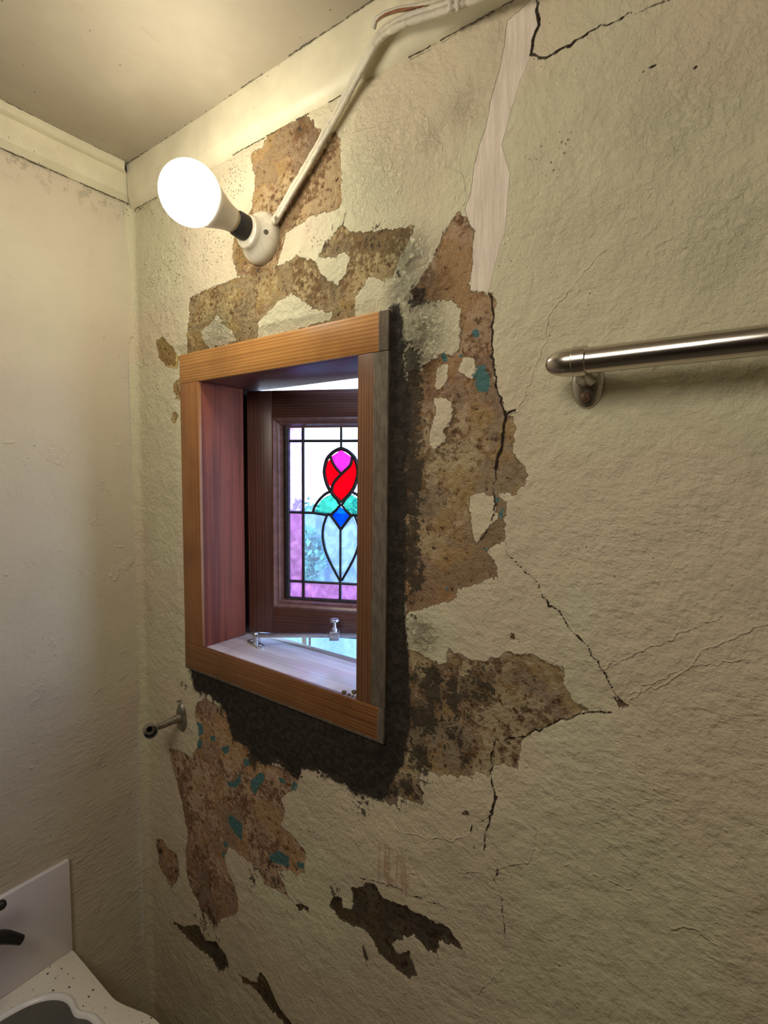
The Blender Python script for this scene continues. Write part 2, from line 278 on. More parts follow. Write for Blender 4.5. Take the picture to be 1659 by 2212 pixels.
# ------------------------------------------------------------ wall materials
PAINT = (.645, .605, .42)
def fbm(X, Z, cell, octv, seed, gain=.55):
    a = 0; g_ = 1; n = 0
    for k in range(octv): a = a+lattice(X, Z, cell/2**k, seed+k*7)*g_; n += g_; g_ *= gain
    return a/n*2
def plaster_bump(t, c, rough=1.0, n=None, gate=None):
    if n is None: n = t.noise(c, 75, 4, .62)
    h = t.mul(n, .0064*rough)
    v = t.vor(c, 80); g_ = t.sst(n, .46, .66) if gate is None else gate
    return t.add(h, t.mul(t.mul(t.sst(t.add(v, t.mul(t.add(n, -.5), 1.3)), .42, .0), g_), .0024*rough)), v
def window_wall_material():
    t = NT('peeling_painted_plaster'); c = t.co(); A = t.noise(c, 105, 5, .70); B = t.noise(c, 42, 3, .6)
    a0 = t.add(A, -.5); b0 = t.add(B, -.5)
    wob = t.add(t.mul(a0, .018), t.mul(b0, .014)); wobs = t.mul(a0, .016)
    sub = t.add(t.attr('sub'), wob); S = t.sst(sub, -.0005, .0006)
    cem = t.add(t.attr('cem'), t.mul(wob, 1.2)); C = t.sst(cem, -.004, .003)
    T = t.sst(t.add(t.attr('teal'), wobs), -.0003, .0006)
    fl = t.add(t.attr('fill'), t.mul(wobs, .25)); F = t.mul(t.sst(fl, -.0005, .0005), t.math('SUBTRACT', 1.0, S))
    K = t.sst(t.add(t.attr('crack'), t.mul(a0, .0050)), .0009, -.0001)
    lo = t.n('ShaderNodeSeparateColor'); t.t.links.new(t.attr('cloud', True), lo.inputs[0]); N3, N4 = lo.outputs[0], lo.outputs[1]
    streak = t.noise(t.co((1, 1, .10)), 130, 3, .6)
    col = t.mix(F, t.attr('paint', True), t.mix(t.sst(streak, .3, .7), (.66, .57, .47), (.78, .69, .58)))
    v = t.vor(c, 185); dens = t.sst(t.add(t.attr('speck'), t.mul(b0, 1.8)), .30, .60)
    col = t.mix(t.mul(t.mul(t.sst(v, .34, .2), dens), .8), col, (.12, .11, .07))
    h, vk = plaster_bump(t, c, 1.0, t.add(t.mul(A, .55), t.mul(B, .95)), t.sst(N3, .44, .56))
    col = t.mix(t.mul(t.mul(t.sst(vk, .12, .06), t.sst(N4, .60, .66)), .75), col, (.14, .10, .06))
    col = t.mix(t.mul(t.mul(t.attr('drip'), t.sst(t.noise(t.co((1, 1, .05)), 120, 2, .6), .50, .62)), .5), col, (.36, .17, .10))
    pit = t.mul(t.mul(t.sst(A, .47, .38), t.sst(t.attr('rough'), .55, .9)), t.sst(B, .62, .45)); col = t.mix(t.mul(pit, .8), col, (.13, .105, .065))
    g = t.attr('ground', True); M_ = lambda k: t.mix(1.0, g, k, 'MULTIPLY')
    gc = t.mix(t.sst(B, .42, .58), M_((1.15, 1.12, 1.0)), M_((.66, .54, .45)))
    gc = t.mix(t.mul(t.sst(A, .49, .58), .6), gc, M_((1.40, 1.50, 1.70)))
    gc = t.mix(t.mul(t.sst(t.add(N3, t.mul(a0, .7)), .54, .62), .7), gc, M_((1.35, 1.50, 1.50)))
    gc = t.mix(t.mul(t.sst(t.add(N4, t.mul(a0, .9)), .44, .36), .7), gc, M_((.42, .34, .28)))
    gc = t.mix(t.mul(t.sst(t.add(N4, t.mul(b0, .5)), .53, .60), .65), gc, M_((1.12, 1.06, .75)))
    gc = t.mix(t.mul(t.sst(t.add(N3, t.mul(b0, .6)), .47, .40), .55), gc, M_((.72, .78, .90)))
    gc = t.mix(t.sst(A, .41, .36), gc, M_((.25, .20, .16)))
    base = t.mix(S, col, gc); base = t.mix(T, base, (.085, .20, .20))
    nC = t.math('SUBTRACT', 1.0, C); nS = t.math('SUBTRACT', 1.0, S)
    base = t.mix(t.mul(t.mul(t.sst(sub, -.0030, 0.0), nS), .3), base, (.72, .69, .53))
    base = t.mix(t.mul(t.mul(t.sst(sub, .0024, .0004), S), .6), base, (.09, .06, .035))
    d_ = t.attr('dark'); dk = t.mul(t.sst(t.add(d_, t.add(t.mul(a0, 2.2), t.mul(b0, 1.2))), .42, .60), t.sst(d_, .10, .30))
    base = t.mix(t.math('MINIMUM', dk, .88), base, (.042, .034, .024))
    base = t.mix(C, base, t.mix(t.sst(A, .40, .62), (.026, .021, .016), (.052, .043, .033)))
    base = t.mix(t.mul(K, nC), base, (.03, .02, .012))
    h = t.mul(h, t.sst(F, 0, 1, 1.0, .2)); h = t.add(h, t.mul(S, -.0020))
    h = t.add(h, t.mul(t.mul(streak, F), .0016))
    rg = t.attr('rough'); h = t.add(h, t.mul(t.mul(t.sst(A, .38, .62), rg), .0062))
    st = t.noise(t.co((.55, 1, 1.5), (0, math.radians(-32), 0)), 110, 3, .6)
    h = t.add(h, t.mul(t.mul(st, t.mul(t.attr('stroke'), t.sst(N4, .36, .60, .25, 1.2))), .0040))
    h = t.add(h, t.mul(t.mul(A, t.math('MAXIMUM', S, C)), .0034)); h = t.add(h, t.mul(K, -.0018))
    rr = t.add(t.attr('ridge'), t.mul(a0, .006)); h = t.add(h, t.mul(t.sst(rr, .0016, 0.0), .0014))
    return t.done(t.bsdf(base, .8, 0, t.bump(h, 1.0), .25))
def painted_wall_material(name, base=PAINT, rough=.7, streaks=True):
    t = NT(name); c = t.co(); big = t.noise(c, 4, 3, .5); mid = t.noise(c, 24, 5, .65)
    col = t.mix(t.sst(big, .35, .65), base, tuple(b*k for b, k in zip(base, (.97, .92, .95)))); col = t.mix(t.mul(t.sst(mid, .4, .8), .3), col, tuple(b*.86 for b in base))
    v2 = t.vor(c, 48, 'F1'); sp = t.mul(t.sst(v2, .10, .05), t.sst(t.noise(c, 7, 3), .52, .62)); col = t.mix(t.mul(sp, .7), col, (.14, .10, .06))
    h = t.mul(plaster_bump(t, c, .4)[0], rough)
    if streaks:
        z = t.n('ShaderNodeSeparateXYZ'); s_ = t.co(); t.t.links.new(s_, z.inputs[0]); low = t.sst(z.outputs['Z'], 1.5, .9)
        st = t.noise(t.co((1, .5, 1.6), (math.radians(35), 0, 0)), 90, 4, .6); h = t.add(h, t.mul(t.mul(st, t.mul(t.add(low, .15), t.sst(t.noise(c, 6, 3), .40, .62, .2, 1.1))), .0034))
        scar = t.mul(t.sst(t.noise(c, 16, 4, .7), .60, .68), .0012); h = t.add(h, scar)
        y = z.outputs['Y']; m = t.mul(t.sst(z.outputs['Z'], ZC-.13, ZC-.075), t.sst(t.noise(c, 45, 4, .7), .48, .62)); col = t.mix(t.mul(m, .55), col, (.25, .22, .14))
    return t.done(t.bsdf(col, .6, 0, t.bump(h, .9), .3))
def ceiling_material():
    t = NT('old_ceiling_paint'); c = t.co(); s = t.noise(t.co((1.6, .30, 1), (0, 0, math.radians(-30))), 30, 6, .72); b = t.noise(c, 4.5, 4, .6)
    s2 = t.noise(t.co((2.2, .25, 1), (0, 0, math.radians(20))), 16, 4, .7)
    col = t.mix(t.sst(b, .35, .65), (.43, .38, .29), (.375, .325, .25)); col = t.mix(t.mul(t.mul(t.sst(s, .50, .72), t.sst(b, .45, .62)), .45), col, (.36, .29, .20))
    col = t.mix(t.mul(t.sst(s2, .66, .74), .3), col, (.30, .25, .17))
    v = t.vor(c, 30, 'F1'); col = t.mix(t.mul(t.sst(v, .06, .03), .8), col, (.12, .09, .06))
    return t.done(t.bsdf(col, .65, 0, t.bump(t.mul(s, .0008), .8), .3))

m_wall = window_wall_material(); m_left = painted_wall_material('left_wall_paint', (.61, .555, .42)); m_plain = simple('plain_wall_paint', (.50, .44, .33), .6, 0, .06, 6)
m_ceil = ceiling_material()
def trim_material():
    t = NT('old_gloss_trim_paint'); c = t.co(); n = t.noise(c, 20, 5, .6)
    col = t.mix(t.sst(n, .3, .7), (.70, .645, .47), (.62, .565, .41)); v = t.vor(c, 60, 'F1'); col = t.mix(t.mul(t.sst(v, .08, .04), t.sst(t.noise(c, 11, 2), .5, .6)), col, (.16, .13, .08))
    return t.done(t.bsdf(col, .45, 0, t.bump(t.mul(t.noise(c, 40, 4), .0009), .8), .4))
m_trim = trim_material()
m_grime = simple('dark_grime', (.10, .085, .055), .9, 0, .4, 120)

# ------------------------------------------------------------ window wall with real relief and an opening
def window_wall():
    xs = np.concatenate([np.arange(XL, .10, .0020), np.arange(.10, XR+.01, .02)]); zs = np.concatenate([np.arange(0, .36, .03), np.arange(.36, ZC+.0020, .0020)])
    hx0, hx1, hz0, hz1 = CX0+.012, CX1-.006, CZ0+.012, CZ1-.012
    def snap(a, v): a[np.argmin(abs(a-v))] = v
    for a, vs in ((xs, (hx0, hx1)), (zs, (hz0, hz1))):
        for v in vs: snap(a, v)
    X, Z = np.meshgrid(xs, zs, indexing='ij')
    sub = np.full(X.shape, -.04); G = np.zeros(X.shape+(3,)); G[:] = (.42, .30, .19); best = np.full(X.shape, -.04)
    for colr, P in SUB:
        s = sdf_poly(W2(P), X, Z); m = s > best; G[m] = colr; best = np.maximum(best, s); sub = np.maximum(sub, s)
    # the long patch right of the window turns browner and pinker downward
    zlo = on_wall(1000, 1290)[2]; zhi = on_wall(1000, 800)[2]; k = np.clip((Z-zlo)/(zhi-zlo), 0, 1)
    seg = (X > on_wall(860, 1000)[0]) & (Z > on_wall(1000, 1330)[2]) & (Z < on_wall(1050, 660)[2]+.1)
    mp = np.array((.36, .265, .16)); 
    for ch in range(3): G[..., ch] = np.where(seg, G[..., ch]*(1-np.sin(k*math.pi))+mp[ch]*np.sin(k*math.pi), G[..., ch])
    for P in ISL: sub = np.minimum(sub, -sdf_poly(W2(P), X, Z))
    cem = np.full(X.shape, -.04); teal = cem.copy(); fill = cem.copy(); crack = np.full(X.shape, .02); ridge = crack.copy()
    for P in CEM: cem = np.maximum(cem, sdf_poly(W2(P), X, Z))
    for P in TEAL: teal = np.maximum(teal, sdf_poly(W2(P), X, Z))
    for P in FILL: fill = np.maximum(fill, sdf_poly(W2(P), X, Z))
    def jag(P, seed, step=.006, amp=.0013):
        rs = np.random.RandomState(seed); Q = [P[0]]
        for a_, b_ in zip(P, P[1:]):
            n_ = max(1, int(np.hypot(*(b_-a_))/step))
            for i_ in range(1, n_+1): Q.append(a_+(b_-a_)*i_/n_+rs.randn(2)*amp)
        return np.array(Q)
    for ci, (wd, P) in enumerate(CRACK): crack = np.minimum(crack, dist_line(jag(W2(P), ci), X, Z)+.0004-wd*.0013)
    for ci, (wd, P) in enumerate(RIDGE): ridge = np.minimum(ridge, dist_line(jag(W2(P), 50+ci), X, Z)+.0008*(1-wd))
    dark = blobs(DARK, X, Z); spec = blobs(SPEC, X, Z); rough = blobs(ROUGH, X, Z); strk = blobs(STRK, X, Z)
    p0 = on_wall(820, 1830); p1 = on_wall(885, 1925); drip = ((X > p0[0]-.0) & (X < p1[0]) & (Z < p0[2]+.01) & (Z > p1[2]-.01)).astype(float)
    # relief in the mesh: undulation, swelling, step between paint and ground, the recess cut for the frame
    Y = lattice(X, Z, .19, 1)*.007+lattice(X, Z, .06, 2)*.0030+lattice(X, Z, .022, 3)*.0012
    Y += lattice(X, Z, .0085, 4)*.0020*(rough+strk*.15)+lattice(X, Z, .0052, 6)*.0060*np.clip(rough-.3, 0, 1)+lattice(X, Z, .011, 8)*.0040*np.clip(rough-.3, 0, 1)
    Y += np.clip(sub/.004, 0, 1)*.0012
    Y += np.where(cem > 0, np.clip(cem/.01, 0, 1)*.002+lattice(X, Z, .009, 5)*.0015, 0)
    near = np.minimum.reduce([X-CX0+.02, CX1+.02-X, Z-CZ0+.02, CZ1+.02-Z]); nb = np.clip(near/.02, 0, 1); Y = Y*(1-nb)+.004*nb
    d = X-XL; r = .017; cv = np.where(d < r, r-np.sqrt(np.maximum(r*r-(r-d)**2, 0)), 0); Y = Y*np.clip(d/.05, 0, 1)-cv
    nx, nz = X.shape; V = np.stack([X, Y, Z], -1).reshape(-1, 3)
    I = np.arange(nx*nz).reshape(nx, nz); q = np.stack([I[:-1, :-1], I[1:, :-1], I[1:, 1:], I[:-1, 1:]], -1)
    xc = (xs[:-1]+xs[1:])/2; zc = (zs[:-1]+zs[1:])/2
    hole = ((xc > hx0) & (xc < hx1))[:, None] & ((zc > hz0) & (zc < hz1))[None, :]
    q = q[~hole]
    me = bpy.data.meshes.new('wall_window'); me.vertices.add(len(V)); me.vertices.foreach_set('co', V.ravel().astype(np.float32))
    me.loops.add(q.size); me.loops.foreach_set('vertex_index', q.ravel().astype(np.int32)); me.polygons.add(len(q))
    me.polygons.foreach_set('loop_start', (np.arange(len(q))*4).astype(np.int32)); me.polygons.foreach_set('loop_total', np.full(len(q), 4, np.int32))
    me.update(calc_edges=True)
    me.polygons.foreach_set('use_smooth', np.ones(len(q), bool))
    pc = np.array(PAINT)[None, None]*np.ones(X.shape+(1,)); k = np.clip((fbm(X, Z, .22, 2, 40)+.1)/.2, 0, 1)[..., None]; pc = pc*(1-k*.6)+np.array((.66, .54, .40))*k*.6
    k = np.clip(fbm(X, Z, .04, 4, 60)*1.6, 0, 1)[..., None]; pc = pc*(1-.05*k)
    cl = np.stack([fbm(X, Z, .055, 4, 80)*.5+.5, fbm(X, Z, .10, 5, 90, .65)*.5+.5, X*0], -1)
    for nme, A in (('sub', sub), ('cem', cem), ('teal', teal), ('fill', fill), ('crack', crack), ('ridge', ridge), ('dark', dark), ('speck', spec), ('rough', rough), ('stroke', strk), ('drip', drip)):
        a = me.attributes.new(nme, 'FLOAT', 'POINT'); a.data.foreach_set('value', A.ravel().astype(np.float32))
    for nme, A in (('paint', pc), ('cloud', cl)):
        a = me.attributes.new(nme, 'FLOAT_COLOR', 'POINT'); a.data.foreach_set('color', np.concatenate([A.reshape(-1, 3), np.ones((len(V), 1))], 1).ravel().astype(np.float32))
    a = me.attributes.new('ground', 'FLOAT_COLOR', 'POINT'); a.data.foreach_set('color', np.concatenate([G.reshape(-1, 3), np.ones((len(V), 1))], 1).ravel().astype(np.float32))
    return tag(link('wall_back', me, m_wall), kind='structure')
wallw = window_wall()

# outer leaf of the wall round the opening
b = MB(); YO = .165
for x0, x1, z0, z1 in ((XL-.1, OX0-.018, 0, ZC+.1), (OX1+.018, XR+.1, 0, ZC+.1), (OX0-.018, OX1+.018, 0, OZ0-.02), (OX0-.018, OX1+.018, OZ1+.018, ZC+.1)):
    b.box(x0, x1, .03, YO, z0, z1)
tag(b.build('wall_outer', simple('outer_render', (.45, .45, .43), .9, 0, .1, 20, .001)), kind='structure')

# left wall: gently uneven sheet
def sheet(name, axis, c0, a0, a1, b0, b1, step, mat, amp, flip):
    A = np.arange(a0, a1+step, step); B = np.arange(b0, b1+step, step); P, Q = np.meshgrid(A, B, indexing='ij')
    H = (lattice(P, Q, .21, 11)*.006+lattice(P, Q, .07, 12)*.0025+lattice(P, Q, .02, 13)*.0006)*amp
    V = {'x': lambda: np.stack([c0+H, P, Q], -1), 'z': lambda: np.stack([P, Q, c0+H], -1), 'y': lambda: np.stack([P, c0+H, Q], -1)}[axis]().reshape(-1, 3)
    nx, nz = P.shape; I = np.arange(nx*nz).reshape(nx, nz); q = np.stack([I[:-1, :-1], I[1:, :-1], I[1:, 1:], I[:-1, 1:]], -1).reshape(-1, 4)
    if flip: q = q[:, ::-1]
    me = bpy.data.meshes.new(name); me.vertices.add(len(V)); me.vertices.foreach_set('co', V.ravel().astype(np.float32))
    me.loops.add(q.size); me.loops.foreach_set('vertex_index', q.ravel().astype(np.int32)); me.polygons.add(len(q))
    me.polygons.foreach_set('loop_start', (np.arange(len(q))*4).astype(np.int32)); me.polygons.foreach_set('loop_total', np.full(len(q), 4, np.int32))
    me.update(calc_edges=True); me.polygons.foreach_set('use_smooth', np.ones(len(q), bool))
    return tag(link(name, me, mat), kind='structure')
sheet('wall_left', 'x', XL, YB, 0.0, 0, ZC, .006, m_left, 1.0, False)
sheet('ceiling', 'z', ZC, XL, XR, YB, 0.0, .012, m_ceil, .5, False)
b = MB(); b.box(XR, XR+.1, YB, .03, 0, ZC); tag(b.build('wall_right', m_plain), kind='structure')
b = MB(); b.box(XL-.1, XR+.1, YB-.1, YB, 0, ZC); tag(b.build('wall_front', m_plain), kind='structure')
MB().box(-.55, .35, YB, YB+.04, 0, 2.05, .004).build('reflection_panel_1', simple('dark_panel_paint', (.10, .06, .045), .4), None, True)['kind'] = 'structure'  # unseen dark panel added to give the chrome rail dark reflections
b = MB(); b.box(XL-.1, XR+.1, YB-.1, .03, -.1, 0); tag(b.build('floor', simple('floor_tiles', (.30, .27, .22), .5, 0, .2, 8)), kind='structure')

# ------------------------------------------------------------ cornice trims
def prof_run(name, prof, p0, p1, out, mat, m0=0, m1=0):
    # prof: (projection, z); run from p0 to p1, 'out' is the direction of projection; m0/m1 mitre factors
    p0 = np.array(p0, float); p1 = np.array(p1, float); out = np.array(out, float); d = (p1-p0)/np.linalg.norm(p1-p0); V = []; F = []; N = 60
    for i in range(N+1):
        for k, (pr, z) in enumerate(prof):
            t = i/N; a = p0+d*(m0*pr); e = p1-d*(m1*pr); q = a+(e-a)*t+out*(pr+.0012*math.sin(i*1.7+k)*(k not in (0, len(prof)-1))*.5); V.append((q[0], q[1], z+.0015*math.sin(i*.41)*(0 < k < len(prof)-1)*.4))
    K = len(prof)
    for i in range(N):
        for k in range(K-1): F.append((i*K+k, i*K+k+1, (i+1)*K+k+1, (i+1)*K+k))
    return tag(autosm(fromraw(name, V, F, mat), 35), kind='structure')
ZT = ZC
prof_run('trim_1', [(.022, ZT+.004), (.0215, ZT-.006), (.0205, ZT-.010), (.0195, ZT-.062), (.016, ZT-.068), (.008, ZT-.078), (-.004, ZT-.082)], (XL, .0, 0), (XR, .0, 0), (0, -1, 0), m_trim, 1, 0)
prof_run('trim_2', [(.030, ZT+.004), (.0310, ZT-.006), (.0310, ZT-.0145), (.028, ZT-.0165), (.0175, ZT-.0175), (.017, ZT-.055), (.0165, ZT-.058), (.004, ZT-.068), (-.004, ZT-.068)], (XL, YB, 0), (XL, .0, 0), (1, 0, 0), m_trim, 0, 1)
# dirty shrinkage gaps along the trims (thin recessed strips of grime)
def grime_line(name, pts, r, seedv, dens=.75):
    rs = random.Random(seedv); bm = MB(); pts = [Vector(p) for p in pts]
    for a, e in zip(pts, pts[1:]):
        L = (e-a).length; s = 0
        while s < L:
            l = rs.uniform(.012, .05)
            if rs.random() < dens:
                n = max(2, int(l/.004)); P = [a+(e-a)*min(1, (s+l*i/n)/L)+Vector([rs.uniform(-1, 1)*.0006 for _ in range(3)]) for i in range(n+1)]
                bm.tube(P, [r*rs.uniform(.35, 1.0) for _ in P], 5)
            s += l*rs.uniform(.8, 1.3)
    return tag(bm.build(name, m_grime), kind='structure')
grime_line('trim_3', [(XL+.026, -.0235, ZC-.0005), (XR, -.0235, ZC-.0005)], .0013, 1, .95)
grime_line('trim_4', [(XL+.0315, -.025, ZC-.0005), (XL+.0315, YB, ZC-.0005)], .0009, 2, .9)
grime_line('trim_5', [(XL+.0035, -.012, ZC-.0695), (XL+.0035, YB, ZC-.0695)], .0013, 3, .85)
grime_line('trim_6', [(XL+.02, -.004, ZC-.0825), (-.20, -.0035, ZC-.0835)], .0011, 4, .55)
grime_line('trim_7', [(XL+.0215, -.0215, ZC-.02), (XL+.018, -.019, ZC-.06)], .0008, 5, .7)

# ------------------------------------------------------------ wood
def wood(name, axis, light, dark, rough=.42, smear=None, fine=1.0, bow=.12):
    t = NT(name); sc = {'X': (.025, 1, 1), 'Y': (1, .025, 1), 'Z': (1, 1, .025)}[axis]
    c = t.co(sc); n = t.noise(c, 150*fine, 4, .65); g = t.noise(c, 42, 2, .5, bow); sx_ = t.n('ShaderNodeSeparateXYZ'); t.t.links.new(t.co(), sx_.inputs[0]); wv = t.math('SINE', t.add(t.mul(sx_.outputs[{'X': 'Z', 'Y': 'X', 'Z': 'X'}[axis]], 1050*fine), t.mul(g, 14+22*bow)))
    col = t.mix(t.sst(t.add(t.mul(wv, .30), t.mul(n, 1.1)), .15, 1.0), light, dark); col = t.mix(t.mul(t.sst(t.noise(t.co(), 9, 4, .6), .45, .75), .45), col, tuple(x*.62 for x in dark))
    v = t.vor(t.co(tuple(1 if s == 1 else .45 for s in sc)), 12, 'F1'); col = t.mix(t.mul(t.sst(v, .10, .04), .6), col, tuple(x*.4 for x in dark))
    r = rough
    h = t.mul(n, .00035)
    if smear:
        s = t.n('ShaderNodeSeparateXYZ'); t.t.links.new(t.co(), s.inputs[0]); ns = t.noise(t.co(), 55, 5, .65)
        m = None
        for ch, edge, sg, wd in smear:
            e = t.mul(t.add(s.outputs[ch], -edge), sg); e = t.add(e, t.mul(t.add(ns, -.5), wd)); q = t.sst(e, -.0022, .0022); m = q if m is None else t.math('MAXIMUM', m, q)
        fine_n = t.noise(t.co((1, 1, .3)), 130, 5, .7)
        col = t.mix(t.mul(m, t.sst(fine_n, .25, .45, .8, .97)), col, t.mix(t.sst(fine_n, .35, .65), (.105, .088, .068), (.175, .148, .115)))
        r = t.mix(m, (rough,)*3, (.95,)*3); h = t.add(h, t.mul(t.mul(m, fine_n), .0012))
    return t.done(t.bsdf(col, r, 0, t.bump(h, .7), .45))
HON_L, HON_D = (.60, .30, .085), (.38, .16, .04)
m_cx = wood('honey_pine_rail', 'X', HON_L, HON_D, .4, [('X', -.4575, 1, .006)])
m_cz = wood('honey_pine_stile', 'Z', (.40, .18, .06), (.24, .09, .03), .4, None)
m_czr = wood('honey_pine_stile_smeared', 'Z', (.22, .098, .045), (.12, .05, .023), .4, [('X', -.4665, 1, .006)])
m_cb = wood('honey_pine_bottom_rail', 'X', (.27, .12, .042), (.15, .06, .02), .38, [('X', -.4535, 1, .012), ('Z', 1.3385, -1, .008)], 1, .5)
m_red = wood('red_stained_lining', 'Z', (.25, .060, .030), (.14, .030, .016), .62)
m_redx = wood('red_stained_head', 'Y', (.22, .08, .045), (.12, .04, .025), .4)
m_sill = wood('sheen_pale_sill_wood', 'X', (.74, .66, .62), (.55, .46, .42), .24)  # sky sheen on the board is put into its pale colour
m_sashz = wood('dark_sash_stile', 'Z', (.13, .052, .036), (.075, .03, .022), .33)
m_sashx = wood('dark_sash_rail', 'X', (.13, .052, .036), (.075, .03, .022), .33)

# ------------------------------------------------------------ window: casing, linings, sill, open stained-glass sash
win = tag(empty('window_1'), 'small deep-set window with pine casing and stained glass casement standing open', None, None, 'structure')
YF = -.0035
def board(name, mat, *a, bev=.0012, parent=win): return MB().box(*a, bev=bev).build(name, mat, parent, True)
zt = CZ1-.0575; zb = CZ0+.0565
board('casing_rail', m_cx, CX0, CX1, YF, .005, zt, CZ1, bev=.0015)
board('casing_rail', m_cb, CX0, CX1-.0015, YF, .005, CZ0, zb, bev=.0015)
board('casing_stile', m_cz, CX0, OX0-.0, YF+.0004, .005, zb+.0003, zt-.0003)
board('casing_stile', m_czr, OX1+.0, CX1, YF+.0004, .005, zb+.0003, zt-.0003)
board('jamb_lining', m_red, OX0-.018, OX0, .003, .108, OZ0, OZ1)
board('jamb_lining', m_red, OX1, OX1+.018, .003, .15, OZ0, OZ1)
board('head_lining', m_redx, OX0-.018, OX1+.018, .003, .143, OZ1, OZ1+.018)
board('sill_board', m_sill, OX0-.018, OX1+.018, .003, .123, OZ0-.02, OZ0)
board('sill_strip', wood('wet_sill_strip', 'X', (.26, .21, .17), (.15, .12, .10), .3), OX0-.018, OX1+.018, .1245, .15, OZ0-.022, OZ0-.0035)
board('frame_rebate', wood('rebate_wood', 'Z', (.07, .035, .025), (.04, .02, .015), .5), OX0-.05, OX0-.012, .108, .15, OZ0-.02, OZ1+.018)

sash = empty('sash', tuple(HING), (0, 0, SANG), win)
SW = .41; SZ0, SZ1 = 1.395, 1.9245; GU0, GU1, GZ0, GZ1 = .0765, .3335, 1.4685, 1.8645
def sb(name, mat, *a, bev=.001): return MB().box(*a, bev=bev).build(name, mat, sash, True)
ST = .038
sb('sash_stile', m_sashz, .0, .057, 0, ST, SZ0, SZ1); sb('sash_stile', m_sashz, SW-.057, SW, 0, ST, SZ0, SZ1)
sb('sash_rail', m_sashx, .0572, SW-.0572, .0003, ST, SZ1-.058, SZ1); sb('sash_rail', m_sashx, .0572, SW-.0572, .0003, ST, SZ0, SZ0+.0585)
def moulding(name, x0, x1, z0, z1, prof):   # picture-frame moulding: prof = (inset, y)
    V = []; F = []; n = len(prof)
    for ins, y in prof:
        for x, z in ((x0+ins, z0+ins), (x1-ins, z0+ins), (x1-ins, z1-ins), (x0+ins, z1-ins)): V.append((x, y, z))
    for i in range(n-1):
        for k in range(4): F.append((i*4+k, i*4+(k+1) % 4, (i+1)*4+(k+1) % 4, (i+1)*4+k))
    return fromraw(name, V, F, simple('moulding_wood', (.16, .075, .058), .28, 0, .25, 60), sash)
moulding('glazing_moulding', .0565, SW-.0565, SZ0+.058, SZ1-.0575, [(0, .012), (0, -.0002), (.004, -.0025), (.008, .001), (.009, .006), (.0125, .0065), (.0145, .010), (.0165, .016), (.020, .018), (.020, .028), (0, .03)])

# stained glass: drawing coordinates (g) to sash metres
def g(x, y): return (.205+(x-700)*2.195e-4, 1.857-(y-243)*2.19e-4)
def mir(P): return [(1400-x, y) for x, y in P][::-1]
def glass(name, col, tex=60, rough=.08, haze=.15, streak=(1, 1, 1)):
    t = NT(name); c = t.co(streak); n = t.noise(c, tex, 5, .6, .8)
    cc = t.mix(t.sst(n, .3, .72), tuple(x*.78 for x in col), tuple(min(1, x*1.12) for x in col))
    tr = t.n('ShaderNodeBsdfTransparent'); t.set(tr.inputs[0], cc)
    tl = t.n('ShaderNodeBsdfTranslucent'); t.set(tl.inputs[0], cc); gl = t.n('ShaderNodeBsdfGlossy'); gl.inputs['Roughness'].default_value = rough
    t.set(gl.inputs['Normal'], t.bump(t.mul(n, .0012), .6))
    m1 = t.n('ShaderNodeMixShader'); m1.inputs[0].default_value = haze; t.t.links.new(tr.outputs[0], m1.inputs[1]); t.t.links.new(tl.outputs[0], m1.inputs[2])
    m2 = t.n('ShaderNodeMixShader'); m2.inputs[0].default_value = .05; t.t.links.new(m1.outputs[0], m2.inputs[1]); t.t.links.new(gl.outputs[0], m2.inputs[2])
    return t.done(m2.outputs[0])
GL = dict(lav=glass('lavender_glass', (.80, .60, .86), 90, .1, .3), clear=glass('clear_cathedral_glass', (.93, .97, 1.0), 60, .06, .06, (1, 1, .4)), pinkclear=glass('pale_glass', (.97, .93, .97), 90, .08, .1),
          red=glass('ruby_glass', (.98, .0, .05), 40, .1, .25), pink=glass('pink_glass', (.92, .12, .52), 45, .1, .25, (1, 1, .3)), green=glass('green_glass', (.17, .52, .42), 70, .1, .35), blue=glass('blue_glass', (.03, .26, .78), 50, .1, .3), white=glass('white_glass', (.58, .66, .64), 50, .2, .75), purple=glass('purple_glass', (.84, .46, .60), 60, .1, .35))
def R4(x0, x1, y0, y1): return [(x0, y0), (x1, y0), (x1, y1), (x0, y1)]
rose_l = [(700, 490), (640, 515), (600, 545), (560, 590), (540, 650), (530, 715), (538, 780), (560, 850), (590, 905)]
leaf_out = [(590, 915), (540, 940), (490, 985), (450, 1035), (425, 1080), (412, 1128)]
bud_l = [(555, 1158), (525, 1240), (513, 1330), (520, 1420), (545, 1520), (600, 1640), (690, 1800)]
panes = []
for lr in (0, 1):
    f = (lambda P: P) if lr == 0 else mir
    panes += [('lav', f(R4(145, 305, 240, 412)), 'small lavender corner pane'), ('lav', f(R4(145, 305, 425, 1120)), 'tall lavender border pane'), ('purple', f(R4(145, 305, 1140, 1815)), 'tall purple border pane'), ('purple', f(R4(145, 305, 1832, 1990)), 'small purple corner pane'),
              ('pinkclear', f(R4(318, 694, 240, 412)), 'pale pane along the top'), ('purple', f(R4(318, 690, 1845, 1995)), 'purple pane along the bottom'),
              ('clear', f([(318, 425), (698, 425)]+rose_l+leaf_out[1:-1]+[(412, 1122), (318, 1120)]), 'clear textured pane beside the rose'),
              ('clear', f([(318, 1140), (440, 1142)]+bud_l+[(690, 1822), (318, 1818)]), 'clear textured pane beside the bud'),
              ('green', f([(432, 1126), (455, 1060), (500, 1000), (550, 965), (600, 942), (645, 970), (680, 1025), (658, 1082), (612, 1120), (540, 1138)]), 'green leaf pane'),
              ('white', f([(583, 1155), (640, 1230), (692, 1300), (692, 1760), (620, 1650), (560, 1510), (530, 1380), (540, 1250)]), 'white bud pane')]
